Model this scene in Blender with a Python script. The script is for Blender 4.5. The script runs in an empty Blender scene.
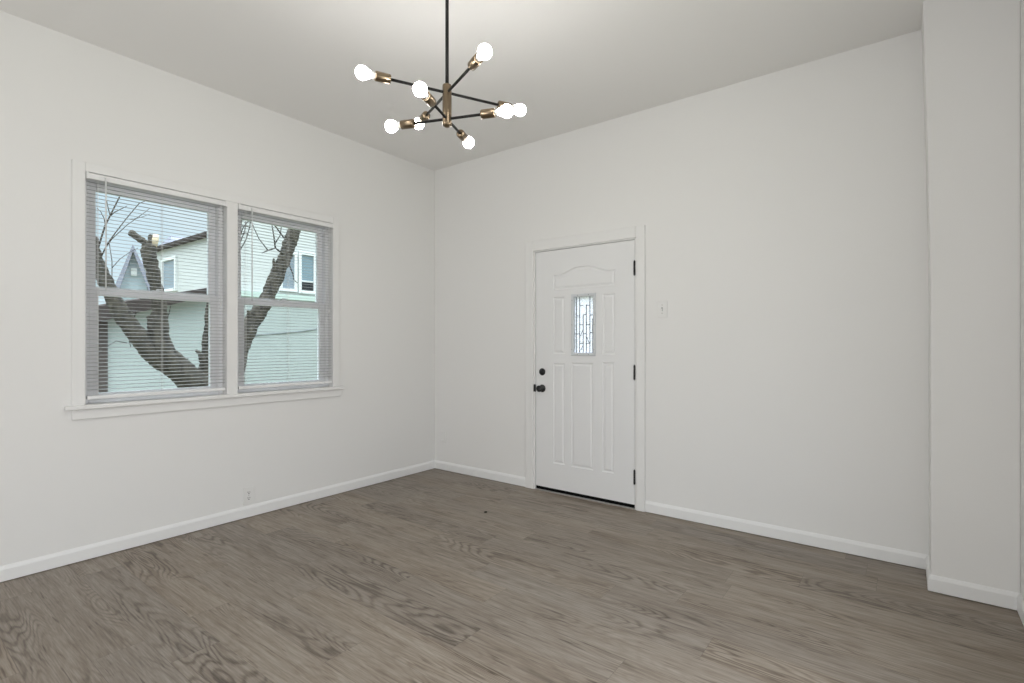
import bpy, bmesh, math, random
from mathutils import Vector, Matrix

SC = bpy.context.scene
COL = SC.collection
PI = math.pi

# ------------------------------------------------------------------ camera
FPX = 516.0                                   # focal length in pixels of a 1024 px wide frame
YAW = math.radians(37.35)
CAM = Vector((3.738, -3.628, 1.235))
cd = bpy.data.cameras.new('camera')
cam = bpy.data.objects.new('camera', cd)
COL.objects.link(cam)
cam.location = CAM
cam.rotation_euler = (PI / 2, 0, YAW)
cd.sensor_width = 36.0
cd.sensor_fit = 'HORIZONTAL'
cd.lens = 36.0 * FPX / 1024.0
cd.shift_y = 3.0 / 1024.0
cd.clip_start = 0.02
cd.clip_end = 300
SC.camera = cam

# ------------------------------------------------------------------ view, world, lights
SC.view_settings.view_transform = 'Standard'
SC.view_settings.look = 'None'
SC.view_settings.gamma = 1.0
SC.view_settings.use_curve_mapping = False
SC.view_settings.exposure = -0.04

W = bpy.data.worlds.new('overcast_sky')
SC.world = W
W.use_nodes = True
wn, wl = W.node_tree.nodes, W.node_tree.links
wn.clear()
w_out = wn.new('ShaderNodeOutputWorld')
w_bg = wn.new('ShaderNodeBackground')
w_tc = wn.new('ShaderNodeTexCoord')
w_sep = wn.new('ShaderNodeSeparateXYZ')
wl.new(w_tc.outputs['Generated'], w_sep.inputs[0])
w_ramp = wn.new('ShaderNodeValToRGB')
w_ramp.color_ramp.elements[0].position = 0.0
w_ramp.color_ramp.elements[0].color = (0.80, 0.90, 0.95, 1)
w_ramp.color_ramp.elements[1].position = 0.32
w_ramp.color_ramp.elements[1].color = (0.50, 0.68, 0.82, 1)
w_e = w_ramp.color_ramp.elements.new(0.75)
w_e.color = (0.76, 0.82, 0.90, 1)
wl.new(w_sep.outputs['Z'], w_ramp.inputs[0])
w_noise = wn.new('ShaderNodeTexNoise')
w_noise.inputs['Scale'].default_value = 3.0
w_noise.inputs['Detail'].default_value = 5.0
wl.new(w_tc.outputs['Generated'], w_noise.inputs['Vector'])
w_cr = wn.new('ShaderNodeValToRGB')
w_cr.color_ramp.elements[0].position = 0.42
w_cr.color_ramp.elements[1].position = 0.68
wl.new(w_noise.outputs['Fac'], w_cr.inputs[0])
w_mix = wn.new('ShaderNodeMix')
w_mix.data_type = 'RGBA'
wl.new(w_cr.outputs['Color'], w_mix.inputs['Factor'])
wl.new(w_ramp.outputs['Color'], w_mix.inputs[6])
w_mix.inputs[7].default_value = (0.84, 0.90, 0.94, 1)
wl.new(w_mix.outputs[2], w_bg.inputs['Color'])
w_str = wn.new('ShaderNodeMapRange')              # an overcast sky is brighter overhead
w_str.inputs['From Min'].default_value = 0.25
w_str.inputs['From Max'].default_value = 1.0
w_str.inputs['To Min'].default_value = 1.1
w_str.inputs['To Max'].default_value = 9.0
wl.new(w_sep.outputs['Z'], w_str.inputs['Value'])
wl.new(w_str.outputs['Result'], w_bg.inputs['Strength'])
wl.new(w_bg.outputs[0], w_out.inputs['Surface'])

def area(name, loc, rot, sx, sy, power, col):
    d = bpy.data.lights.new(name, 'AREA')
    d.shape = 'RECTANGLE'
    d.size, d.size_y, d.energy, d.color = sx, sy, power, col
    o = bpy.data.objects.new(name, d)
    COL.objects.link(o)
    o.location, o.rotation_euler = loc, rot
    return o

# added fill lights for the room, set in two invented openings out of view
area('fill_rear_opening', (2.35, -6.10, 1.25), (PI / 2, 0, 0), 2.7, 2.3, 54, (0.985, 0.99, 1.0))
area('fill_side_opening', (4.60, -2.70, 1.35), (PI / 2, 0, PI / 2), 1.9, 1.9, 34, (0.985, 0.99, 1.0))

# ------------------------------------------------------------------ helpers
def finish(o, label=None, cat=None, group=None, kind=None):
    if label: o['label'] = label
    if cat: o['category'] = cat
    if group: o['group'] = group
    if kind: o['kind'] = kind
    return o

def empty(name, loc=(0, 0, 0), **kw):
    o = bpy.data.objects.new(name, None)
    o.empty_display_size = 0.1
    COL.objects.link(o)
    o.location = loc
    return finish(o, **kw)

class MB:
    """collects shapes and links them as one mesh object"""
    def __init__(s):
        s.bm = bmesh.new()
    def box(s, a, b, rot=None):
        x0, y0, z0 = a
        x1, y1, z1 = b
        vs = [s.bm.verts.new(p) for p in ((x0, y0, z0), (x1, y0, z0), (x1, y1, z0), (x0, y1, z0),
                                          (x0, y0, z1), (x1, y0, z1), (x1, y1, z1), (x0, y1, z1))]
        for f in ((0, 3, 2, 1), (4, 5, 6, 7), (0, 1, 5, 4), (1, 2, 6, 5), (2, 3, 7, 6), (3, 0, 4, 7)):
            s.bm.faces.new([vs[i] for i in f])
        return vs
    def prism(s, prof, axis, a, b):
        """extrude a 2-D profile along an axis from a to b"""
        def P(p, t):
            if axis == 'x': return (t, p[0], p[1])
            if axis == 'y': return (p[0], t, p[1])
            return (p[0], p[1], t)
        A = [s.bm.verts.new(P(p, a)) for p in prof]
        B = [s.bm.verts.new(P(p, b)) for p in prof]
        n = len(prof)
        for i in range(n):
            s.bm.faces.new((A[i], A[(i + 1) % n], B[(i + 1) % n], B[i]))
        s.bm.faces.new(A[::-1])
        s.bm.faces.new(B)
    def tube(s, pts, rad, seg=12, cap=True, jitter=0.0, rnd=None, smooth=True):
        pts = [Vector(p) for p in pts]
        if not isinstance(rad, (list, tuple)): rad = [rad] * len(pts)
        rings = []
        prev = None
        for i, p in enumerate(pts):
            t = (pts[min(i + 1, len(pts) - 1)] - pts[max(i - 1, 0)]).normalized()
            if prev is None:
                u = t.orthogonal().normalized()
            else:
                u = (prev - t * prev.dot(t)).normalized()
            prev = u
            v = t.cross(u)
            ring = []
            for k in range(seg):
                a = 2 * PI * k / seg
                r = rad[i] * (1 + (rnd.uniform(-jitter, jitter) if rnd else 0))
                ring.append(s.bm.verts.new(p + (u * math.cos(a) + v * math.sin(a)) * r))
            rings.append(ring)
        for A, B in zip(rings, rings[1:]):
            for k in range(seg):
                f = s.bm.faces.new((A[k], A[(k + 1) % seg], B[(k + 1) % seg], B[k]))
                f.smooth = smooth
        if cap:
            s.bm.faces.new(rings[0][::-1])
            s.bm.faces.new(rings[-1])
    def lathe(s, prof, origin, axis, seg=32):
        """revolve (distance along axis, radius) pairs about an axis through origin"""
        o = Vector(origin)
        ax = Vector(axis).normalized()
        u = ax.orthogonal().normalized()
        v = ax.cross(u)
        rings = []
        for t, r in prof:
            if r < 1e-6:
                rings.append([s.bm.verts.new(o + ax * t)])
            else:
                rings.append([s.bm.verts.new(o + ax * t + (u * math.cos(2 * PI * k / seg) + v * math.sin(2 * PI * k / seg)) * r) for k in range(seg)])
        for A, B in zip(rings, rings[1:]):
            for k in range(seg):
                k2 = (k + 1) % seg
                if len(A) == 1 and len(B) == 1: continue
                if len(A) == 1: f = s.bm.faces.new((A[0], B[k2], B[k]))
                elif len(B) == 1: f = s.bm.faces.new((A[k], A[k2], B[0]))
                else: f = s.bm.faces.new((A[k], A[k2], B[k2], B[k]))
                f.smooth = True
    def build(s, name, mat, parent=None, bevel=0.0, seg=2, sharp=False):
        bmesh.ops.recalc_face_normals(s.bm, faces=s.bm.faces)
        me = bpy.data.meshes.new(name)
        s.bm.to_mesh(me)
        s.bm.free()
        me.materials.append(mat)
        o = bpy.data.objects.new(name, me)
        COL.objects.link(o)
        if parent is not None:
            o.parent = parent
            o.location = -Vector(parent_world(parent))
        if bevel > 0:
            m = o.modifiers.new('edge', 'BEVEL')
            m.width = bevel
            m.segments = seg
            m.limit_method = 'ANGLE'
            m.angle_limit = math.radians(40)
        if sharp:
            me.set_sharp_from_angle(angle=math.radians(40))
        return o

def parent_world(p):
    v = Vector(p.location)
    while p.parent:
        p = p.parent
        v = v + Vector(p.location)
    return v

def wall_with_holes(a_rng, z_rng, holes, axis, inner, outer):
    """one closed wall slab; axis 'x' = wall plane of constant x (runs along y), 'y' = constant y"""
    m = MB()
    A = sorted(set([a_rng[0], a_rng[1]] + [h[0] for h in holes] + [h[1] for h in holes]))
    Zs = sorted(set([z_rng[0], z_rng[1]] + [h[2] for h in holes] + [h[3] for h in holes]))
    solid = {}
    for i in range(len(A) - 1):
        for j in range(len(Zs) - 1):
            ca, cz = (A[i] + A[i + 1]) / 2, (Zs[j] + Zs[j + 1]) / 2
            solid[i, j] = not any(h[0] < ca < h[1] and h[2] < cz < h[3] for h in holes)
    cache = {}
    def V(a, d, z):
        k = (round(a, 5), round(d, 5), round(z, 5))
        if k not in cache:
            cache[k] = m.bm.verts.new((d, a, z) if axis == 'x' else (a, d, z))
        return cache[k]
    for (i, j), ok in solid.items():
        if not ok: continue
        a0, a1, z0, z1 = A[i], A[i + 1], Zs[j], Zs[j + 1]
        for d in (inner, outer):
            m.bm.faces.new((V(a0, d, z0), V(a1, d, z0), V(a1, d, z1), V(a0, d, z1)))
        if not solid.get((i - 1, j)): m.bm.faces.new((V(a0, inner, z0), V(a0, outer, z0), V(a0, outer, z1), V(a0, inner, z1)))
        if not solid.get((i + 1, j)): m.bm.faces.new((V(a1, inner, z0), V(a1, outer, z0), V(a1, outer, z1), V(a1, inner, z1)))
        if not solid.get((i, j - 1)): m.bm.faces.new((V(a0, inner, z0), V(a1, inner, z0), V(a1, outer, z0), V(a0, outer, z0)))
        if not solid.get((i, j + 1)): m.bm.faces.new((V(a0, inner, z1), V(a1, inner, z1), V(a1, outer, z1), V(a0, outer, z1)))
    return m

# ------------------------------------------------------------------ materials
def new_mat(name):
    m = bpy.data.materials.new(name)
    m.use_nodes = True
    n, l = m.node_tree.nodes, m.node_tree.links
    b = n['Principled BSDF']
    return m, n, l, b

def paint(name, col, rough=0.5, spec=0.3, bump=0.0, bscale=200.0, metal=0.0, var=0.0):
    m, n, l, b = new_mat(name)
    b.inputs['Base Color'].default_value = (*col, 1)
    b.inputs['Roughness'].default_value = rough
    b.inputs['Specular IOR Level'].default_value = spec
    b.inputs['Metallic'].default_value = metal
    tc = n.new('ShaderNodeTexCoord')
    if var > 0:
        nz = n.new('ShaderNodeTexNoise')
        nz.inputs['Scale'].default_value = 3.0
        nz.inputs['Detail'].default_value = 4.0
        l.new(tc.outputs['Object'], nz.inputs['Vector'])
        mx = n.new('ShaderNodeMix')
        mx.data_type = 'RGBA'
        l.new(nz.outputs['Fac'], mx.inputs['Factor'])
        mx.inputs[6].default_value = (*[c * (1 - var) for c in col], 1)
        mx.inputs[7].default_value = (*[min(1, c * (1 + var)) for c in col], 1)
        l.new(mx.outputs[2], b.inputs['Base Color'])
    if bump > 0:
        nb = n.new('ShaderNodeTexNoise')
        nb.inputs['Scale'].default_value = bscale
        nb.inputs['Detail'].default_value = 3.0
        l.new(tc.outputs['Object'], nb.inputs['Vector'])
        bp = n.new('ShaderNodeBump')
        bp.inputs['Strength'].default_value = bump
        bp.inputs['Distance'].default_value = 0.002
        l.new(nb.outputs['Fac'], bp.inputs['Height'])
        l.new(bp.outputs['Normal'], b.inputs['Normal'])
    return m

M = {}
M['wall'] = paint('wall_paint', (0.810, 0.804, 0.791), 0.6, 0.25, bump=0.12, bscale=90)
M['ceiling'] = paint('ceiling_paint', (0.865, 0.856, 0.840), 0.8, 0.1, bump=0.10, bscale=120)
M['trim'] = paint('trim_enamel', (0.835, 0.835, 0.83), 0.38, 0.4, bump=0.05, bscale=60)
M['casing'] = paint('casing_paint', (0.810, 0.806, 0.795), 0.5, 0.3, bump=0.05, bscale=60)
M['door'] = paint('door_enamel', (0.805, 0.805, 0.805), 0.40, 0.35, bump=0.03, bscale=60)
M['vinyl'] = paint('window_vinyl', (0.84, 0.85, 0.87), 0.35, 0.4)
M['slat'] = paint('blind_enamel', (0.80, 0.80, 0.80), 0.45, 0.4)
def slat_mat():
    m, n, l, b = new_mat('shade_grey_vinyl_slat')
    b.inputs['Base Color'].default_value = (0.48, 0.48, 0.485, 1)  # white slats coloured grey to draw them as backlit dark lines
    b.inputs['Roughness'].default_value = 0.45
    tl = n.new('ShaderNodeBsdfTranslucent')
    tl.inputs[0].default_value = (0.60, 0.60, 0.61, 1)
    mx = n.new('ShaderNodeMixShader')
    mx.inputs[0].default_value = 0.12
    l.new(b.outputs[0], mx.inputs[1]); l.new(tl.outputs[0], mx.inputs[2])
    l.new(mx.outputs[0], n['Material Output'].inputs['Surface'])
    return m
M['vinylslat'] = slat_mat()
M['sashvinyl'] = paint('sash_vinyl', (0.88, 0.88, 0.90), 0.35, 0.4)
M['cord'] = paint('blind_cord', (0.78, 0.78, 0.77), 0.8, 0.1)
M['wand'] = paint('clear_acrylic', (0.72, 0.74, 0.74), 0.15, 0.6)
M['plastic'] = paint('white_plastic', (0.80, 0.795, 0.78), 0.35, 0.45)
M['slot'] = paint('dark_slot', (0.03, 0.03, 0.03), 0.6, 0.2)
M['screw'] = paint('screw_steel', (0.42, 0.41, 0.39), 0.4, 0.5, metal=0.8)
M['black'] = paint('black_hardware', (0.012, 0.012, 0.013), 0.38, 0.5)
M['rubber'] = paint('black_rubber_gap_shade', (0.006, 0.006, 0.006), 0.9, 0.1)  # door sweep rubber, also the shade strips in the door gap
M['alu'] = paint('threshold_metal', (0.55, 0.54, 0.52), 0.4, 0.5, metal=0.6)
M['blackrod'] = paint('black_rod', (0.008, 0.0075, 0.007), 0.45, 0.25)
M['brass'] = paint('antique_brass', (0.24, 0.185, 0.125), 0.28, 0.5, metal=1.0, var=0.1)
M['came'] = paint('lead_came', (0.07, 0.075, 0.095), 0.5, 0.4, metal=0.2)
M['plug'] = paint('screw_plug', (0.25, 0.25, 0.26), 0.6, 0.2)
M['debris'] = paint('dark_crumb', (0.01, 0.008, 0.007), 0.8, 0.1)

def floor_mat():
    m, n, l, b = new_mat('grey_brown_vinyl_plank')
    PW, PL = 0.1826, 1.22
    def math_(op, a=None, c=None):
        x = n.new('ShaderNodeMath')
        x.operation = op
        for i, v in enumerate((a, c)):
            if v is None: continue
            if isinstance(v, (int, float)): x.inputs[i].default_value = v
            else: l.new(v, x.inputs[i])
        return x.outputs[0]
    tc = n.new('ShaderNodeTexCoord')
    sp = n.new('ShaderNodeSeparateXYZ')
    l.new(tc.outputs['Object'], sp.inputs[0])
    X, Y = sp.outputs['X'], sp.outputs['Y']
    yr = math_('DIVIDE', math_('SUBTRACT', Y, 0.0796), PW)
    row = math_('FLOOR', yr)
    wr = n.new('ShaderNodeTexWhiteNoise')
    wr.noise_dimensions = '1D'
    l.new(row, wr.inputs['W'])
    xs = math_('ADD', math_('DIVIDE', X, PL), wr.outputs['Value'])
    colm = math_('FLOOR', xs)
    cid = n.new('ShaderNodeCombineXYZ')
    l.new(row, cid.inputs[0])
    l.new(colm, cid.inputs[1])
    wp = n.new('ShaderNodeTexWhiteNoise')
    wp.noise_dimensions = '3D'
    l.new(cid.outputs[0], wp.inputs['Vector'])
    R1 = wp.outputs['Value']
    rs = n.new('ShaderNodeSeparateXYZ')
    l.new(wp.outputs['Color'], rs.inputs[0])
    # grain coordinates, shifted from plank to plank
    def grain(kx, ky, off):
        g = n.new('ShaderNodeCombineXYZ')
        l.new(math_('ADD', math_('MULTIPLY', X, kx), math_('MULTIPLY', R1, 37.0 + off)), g.inputs[0])
        l.new(math_('ADD', math_('MULTIPLY', Y, ky), math_('MULTIPLY', rs.outputs['Y'], 23.0 + off)), g.inputs[1])
        l.new(math_('MULTIPLY', rs.outputs['Z'], 11.0), g.inputs[2])
        return g.outputs[0]
    def noise(vec, sc, det, rough=0.55, dist=0.0):
        t = n.new('ShaderNodeTexNoise')
        t.inputs['Scale'].default_value = sc
        t.inputs['Detail'].default_value = det
        t.inputs['Roughness'].default_value = rough
        t.inputs['Distortion'].default_value = dist
        l.new(vec, t.inputs['Vector'])
        return t.outputs['Fac']
    wob = noise(grain(16.0, 60.0, 21), 1.0, 2.0, 0.6)
    broad = noise(grain(0.75, 5.5, 0), 1.0, 1.5, 0.45, 0.2)
    rings = math_('SINE', math_('ADD', math_('MULTIPLY', broad, 215.0), math_('MULTIPLY', wob, 3.2)))
    rings = math_('POWER', math_('ADD', math_('MULTIPLY', rings, 0.5), 0.5), 2.6)
    ringmask = noise(grain(1.1, 3.2, 5), 1.0, 1.0)
    rm = n.new('ShaderNodeMapRange')
    rm.inputs['From Min'].default_value = 0.50
    rm.inputs['From Max'].default_value = 0.66
    rm.inputs['To Min'].default_value = 0.15
    l.new(ringmask, rm.inputs['Value'])
    rings = math_('MULTIPLY', rings, rm.outputs[0])
    streak = noise(grain(3.0, 46.0, 9), 1.0, 4.0, 0.65, 0.3)
    fine = noise(grain(7.0, 150.0, 3), 1.0, 3.0, 0.7)
    blot = noise(grain(2.2, 11.0, 13), 1.0, 3.0, 0.6, 0.8)
    bm_ = n.new('ShaderNodeMapRange')
    bm_.inputs['From Min'].default_value = 0.54
    bm_.inputs['From Max'].default_value = 0.72
    l.new(blot, bm_.inputs['Value'])
    spk = noise(grain(5.0, 75.0, 31), 1.0, 2.0, 0.6, 0.4)
    sk = n.new('ShaderNodeMapRange')
    sk.inputs['From Min'].default_value = 0.62
    sk.inputs['From Max'].default_value = 0.75
    l.new(spk, sk.inputs['Value'])
    v = math_('MULTIPLY', math_('SUBTRACT', R1, 0.5), 0.10)
    v = math_('ADD', v, math_('MULTIPLY', math_('SUBTRACT', streak, 0.5), 0.60))
    v = math_('ADD', v, math_('MULTIPLY', math_('SUBTRACT', fine, 0.5), 0.85))
    v = math_('ADD', v, math_('MULTIPLY', math_('SUBTRACT', broad, 0.5), 0.30))
    v = math_('SUBTRACT', v, math_('MULTIPLY', rings, 0.40))
    v = math_('SUBTRACT', v, math_('MULTIPLY', bm_.outputs[0], 0.22))
    v = math_('SUBTRACT', v, math_('MULTIPLY', sk.outputs[0], 0.42))
    v = math_('ADD', v, 0.63)
    cr = n.new('ShaderNodeValToRGB')
    e = cr.color_ramp.elements
    e[0].position, e[0].color = 0.05, (0.085, 0.064, 0.049, 1)
    e[1].position, e[1].color = 0.95, (0.380, 0.340, 0.292, 1)
    k = e.new(0.5)
    k.color = (0.226, 0.188, 0.152, 1)
    l.new(v, cr.inputs[0])
    # hue drift between planks
    hs = n.new('ShaderNodeHueSaturation')
    l.new(cr.outputs['Color'], hs.inputs['Color'])
    l.new(math_('ADD', 0.96, math_('MULTIPLY', rs.outputs['X'], 0.28)), hs.inputs['Saturation'])
    # joints
    fy = math_('ABSOLUTE', math_('SUBTRACT', math_('FRACT', yr), 0.5))
    fx = math_('ABSOLUTE', math_('SUBTRACT', math_('FRACT', xs), 0.5))
    jy = math_('GREATER_THAN', fy, 0.5 - 0.0011 / PW)
    jx = math_('GREATER_THAN', fx, 0.5 - 0.0010 / PL)
    j = math_('MAXIMUM', jy, jx)
    mx = n.new('ShaderNodeMix')
    mx.data_type = 'RGBA'
    l.new(math_('MULTIPLY', j, 0.40), mx.inputs['Factor'])
    l.new(hs.outputs['Color'], mx.inputs[6])
    mx.inputs[7].default_value = (0.06, 0.045, 0.035, 1)
    l.new(mx.outputs[2], b.inputs['Base Color'])
    b.inputs['Specular IOR Level'].default_value = 0.45
    l.new(math_('SUBTRACT', 0.50, math_('MULTIPLY', streak, 0.12)), b.inputs['Roughness'])
    bp = n.new('ShaderNodeBump')
    bp.inputs['Strength'].default_value = 0.25
    bp.inputs['Distance'].default_value = 0.001
    l.new(math_('SUBTRACT', math_('ADD', math_('MULTIPLY', fine, 0.5), math_('MULTIPLY', streak, 0.5)), math_('MULTIPLY', j, 1.5)), bp.inputs['Height'])
    l.new(bp.outputs['Normal'], b.inputs['Normal'])
    return m
M['floor'] = floor_mat()

def glass_mat(name, tint, bump=0.0):
    m = bpy.data.materials.new(name)
    m.use_nodes = True
    n, l = m.node_tree.nodes, m.node_tree.links
    n.clear()
    o = n.new('ShaderNodeOutputMaterial')
    tr = n.new('ShaderNodeBsdfTransparent')
    tr.inputs[0].default_value = (*tint, 1)
    gl = n.new('ShaderNodeBsdfGlossy')
    gl.inputs['Roughness'].default_value = 0.32
    fr = n.new('ShaderNodeFresnel')
    fr.inputs['IOR'].default_value = 1.3
    mx = n.new('ShaderNodeMixShader')
    l.new(fr.outputs[0], mx.inputs[0])
    l.new(tr.outputs[0], mx.inputs[1])
    l.new(gl.outputs[0], mx.inputs[2])
    l.new(mx.outputs[0], o.inputs['Surface'])
    return m
M['glass'] = glass_mat('window_glass', (0.95, 0.985, 0.985))

def textured_glass():
    m = bpy.data.materials.new('pebbled_door_glass')
    m.use_nodes = True
    n, l = m.node_tree.nodes, m.node_tree.links
    n.clear()
    o = n.new('ShaderNodeOutputMaterial')
    tl = n.new('ShaderNodeBsdfTranslucent')
    tl.inputs[0].default_value = (0.84, 0.85, 0.90, 1)
    tr = n.new('ShaderNodeBsdfTransparent')
    gl = n.new('ShaderNodeBsdfGlossy')
    gl.inputs['Roughness'].default_value = 0.12
    tc = n.new('ShaderNodeTexCoord')
    nz = n.new('ShaderNodeTexNoise')
    nz.inputs['Scale'].default_value = 70.0
    nz.inputs['Detail'].default_value = 2.0
    l.new(tc.outputs['Object'], nz.inputs['Vector'])
    bp = n.new('ShaderNodeBump')
    bp.inputs['Strength'].default_value = 0.6
    bp.inputs['Distance'].default_value = 0.004
    l.new(nz.outputs['Fac'], bp.inputs['Height'])
    l.new(bp.outputs['Normal'], gl.inputs['Normal'])
    rr = n.new('ShaderNodeMapRange')
    rr.inputs['From Min'].default_value = 0.40
    rr.inputs['From Max'].default_value = 0.60
    rr.inputs['To Min'].default_value = 0.45
    rr.inputs['To Max'].default_value = 0.95
    l.new(nz.outputs['Fac'], rr.inputs['Value'])
    m1 = n.new('ShaderNodeMixShader')
    l.new(rr.outputs[0], m1.inputs[0])
    l.new(tr.outputs[0], m1.inputs[1])
    l.new(tl.outputs[0], m1.inputs[2])
    m2 = n.new('ShaderNodeMixShader')
    m2.inputs[0].default_value = 0.08
    l.new(m1.outputs[0], m2.inputs[1])
    l.new(gl.outputs[0], m2.inputs[2])
    l.new(m2.outputs[0], o.inputs['Surface'])
    return m
M['doorglass'] = textured_glass()

def bulb_mat():
    m, n, l, b = new_mat('lit_frosted_bulb')
    b.inputs['Base Color'].default_value = (0.9, 0.9, 0.88, 1)
    b.inputs['Roughness'].default_value = 0.3
    b.inputs['Emission Color'].default_value = (1.0, 0.975, 0.935, 1)
    b.inputs['Emission Strength'].default_value = 46.0
    return m
M['bulb'] = bulb_mat()

def siding_mat(name, col, pitch, rough=0.6):
    m, n, l, b = new_mat(name)
    tc = n.new('ShaderNodeTexCoord')
    sp = n.new('ShaderNodeSeparateXYZ')
    l.new(tc.outputs['Object'], sp.inputs[0])
    d = n.new('ShaderNodeMath'); d.operation = 'DIVIDE'
    l.new(sp.outputs['Z'], d.inputs[0]); d.inputs[1].default_value = pitch
    fr = n.new('ShaderNodeMath'); fr.operation = 'FRACT'
    l.new(d.outputs[0], fr.inputs[0])
    bp = n.new('ShaderNodeBump')
    bp.invert = True
    bp.inputs['Strength'].default_value = 0.8
    bp.inputs['Distance'].default_value = 0.02
    l.new(fr.outputs[0], bp.inputs['Height'])
    l.new(bp.outputs['Normal'], b.inputs['Normal'])
    nz = n.new('ShaderNodeTexNoise')
    nz.inputs['Scale'].default_value = 0.9
    nz.inputs['Detail'].default_value = 5
    l.new(tc.outputs['Object'], nz.inputs['Vector'])
    mx = n.new('ShaderNodeMix'); mx.data_type = 'RGBA'
    l.new(nz.outputs['Fac'], mx.inputs['Factor'])
    mx.inputs[6].default_value = (*[c * 0.9 for c in col], 1)
    mx.inputs[7].default_value = (*[min(1, c * 1.06) for c in col], 1)
    l.new(mx.outputs[2], b.inputs['Base Color'])
    b.inputs['Roughness'].default_value = rough
    return m
M['siding'] = siding_mat('pale_house_siding', (0.53, 0.53, 0.51), 0.20)
M['shedsiding'] = siding_mat('pale_green_siding', (0.37, 0.40, 0.385), 0.15)
M['foundation'] = paint('pale_green_foundation', (0.39, 0.42, 0.405), 0.8, 0.1, var=0.08, bump=0.2, bscale=30)
M['roof'] = paint('brown_shingle', (0.055, 0.043, 0.040), 0.9, 0.1, var=0.35, bump=0.4, bscale=25)
M['lavender'] = paint('lavender_grey_roof', (0.26, 0.26, 0.31), 0.8, 0.1, var=0.1)
M['bluegrey'] = paint('blue_grey_siding', (0.42, 0.48, 0.52), 0.7, 0.1, var=0.1)
M['darkwood'] = paint('dark_brown_board', (0.07, 0.055, 0.05), 0.8, 0.1, var=0.2)
M['extwhite'] = paint('outside_white_trim', (0.74, 0.74, 0.73), 0.6, 0.2)
M['pane'] = paint('reflective_pane', (0.20, 0.27, 0.31), 0.15, 0.6)
M['panedark'] = paint('dark_pane', (0.012, 0.013, 0.014), 0.3, 0.5)
M['shutter'] = paint('pale_shutter', (0.25, 0.29, 0.33), 0.6, 0.2)
M['ground'] = paint('winter_lawn', (0.20, 0.20, 0.12), 0.95, 0.05, var=0.4, bump=0.6, bscale=8)

def bark_mat():
    m, n, l, b = new_mat('rough_tree_bark')
    tc = n.new('ShaderNodeTexCoord')
    mp = n.new('ShaderNodeMapping')
    mp.inputs['Scale'].default_value = (14, 14, 4)
    l.new(tc.outputs['Object'], mp.inputs[0])
    nz = n.new('ShaderNodeTexNoise')
    nz.inputs['Scale'].default_value = 1.6
    nz.inputs['Detail'].default_value = 6
    nz.inputs['Roughness'].default_value = 0.65
    l.new(mp.outputs[0], nz.inputs['Vector'])
    cr = n.new('ShaderNodeValToRGB')
    cr.color_ramp.elements[0].position = 0.32
    cr.color_ramp.elements[0].color = (0.012, 0.010, 0.007, 1)
    cr.color_ramp.elements[1].position = 0.72
    cr.color_ramp.elements[1].color = (0.10, 0.083, 0.062, 1)
    l.new(nz.outputs['Fac'], cr.inputs[0])
    l.new(cr.outputs[0], b.inputs['Base Color'])
    b.inputs['Roughness'].default_value = 0.95
    bp = n.new('ShaderNodeBump')
    bp.inputs['Strength'].default_value = 0.9
    bp.inputs['Distance'].default_value = 0.03
    l.new(nz.outputs['Fac'], bp.inputs['Height'])
    l.new(bp.outputs['Normal'], b.inputs['Normal'])
    return m
M['bark'] = bark_mat()
M['twig'] = paint('thin_bark', (0.05, 0.042, 0.036), 0.9, 0.1)
M['cutwood'] = paint('sawn_wood', (0.62, 0.50, 0.36), 0.8, 0.1, var=0.15)
M['cable'] = paint('grey_cable', (0.20, 0.22, 0.22), 0.7, 0.2)

# ------------------------------------------------------------------ room shell
H = 2.970            # ceiling height
XR = 4.160           # right wall
XB, YB = 3.838, -0.300   # boxed-out corner at the right end of the back wall
YR = -5.70           # rear wall
T = 0.16
WH1 = (-2.763, -1.990, 0.890, 2.225)     # window openings (y0, y1, z0, z1)
WH2 = (-1.918, -1.160, 0.890, 2.225)
DH = (1.215, 2.135, -0.03, 2.035)        # door opening (x0, x1, z0, z1)

def struct(o, label, cat):
    return finish(o, label, cat, kind='structure')

m = MB(); m.box((-T, YR - T, -0.10), (XR + T, T, 0.0))
struct(m.build('floor', M['floor']), 'grey-brown wood-grain plank floor across the whole room', 'floor')
m = MB(); m.box((-T, YR - T, H), (XR + T, T, H + 0.12))
struct(m.build('ceiling', M['ceiling']), 'flat white ceiling the chandelier hangs from', 'ceiling')
struct(wall_with_holes((YR - T, T), (0, H), [WH1, WH2], 'x', 0.0, -T).build('wall_left', M['wall']),
       'off-white wall holding the pair of windows', 'wall')
struct(wall_with_holes((0.0, XR + T), (0, H), [(DH[0], DH[1], 0, DH[3])], 'y', 0.0, T).build('wall_back', M['wall']),
       'off-white wall holding the white entry door', 'wall')
struct(wall_with_holes((YR - T, 0.0), (0, H), [(-3.65, -1.75, 0.40, 2.30)], 'x', XR, XR + T).build('wall_right', M['wall']),  # opening added to let the side fill light in
       'sliver of off-white wall at the right edge of the photo', 'wall')
struct(wall_with_holes((0.0, XR), (0, H), [(1.00, 3.70, 0.0, 2.40)], 'y', YR, YR - T).build('wall_rear', M['wall']),  # opening added to let the rear fill light in
       'off-white rear wall with a wide opening added for fill light behind the viewer', 'wall')
m = MB()
rows = [[m.bm.verts.new(q) for q in ((XB + d, YB, z), (XR, YB, z), (XR, 0, z), (XB + d, 0, z))] for z, d in ((0, 0), (1.45, 0), (2.2, -0.012), (H, -0.032))]
for A, B in zip(rows, rows[1:]):
    for k in range(4): m.bm.faces.new((A[k], A[(k + 1) % 4], B[(k + 1) % 4], B[k]))
m.bm.faces.new(rows[0]); m.bm.faces.new(rows[-1])
struct(m.build('wall_corner', M['wall'], bevel=0.004), 'narrow off-white boxed-out wall right of the long back wall', 'wall')

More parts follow.
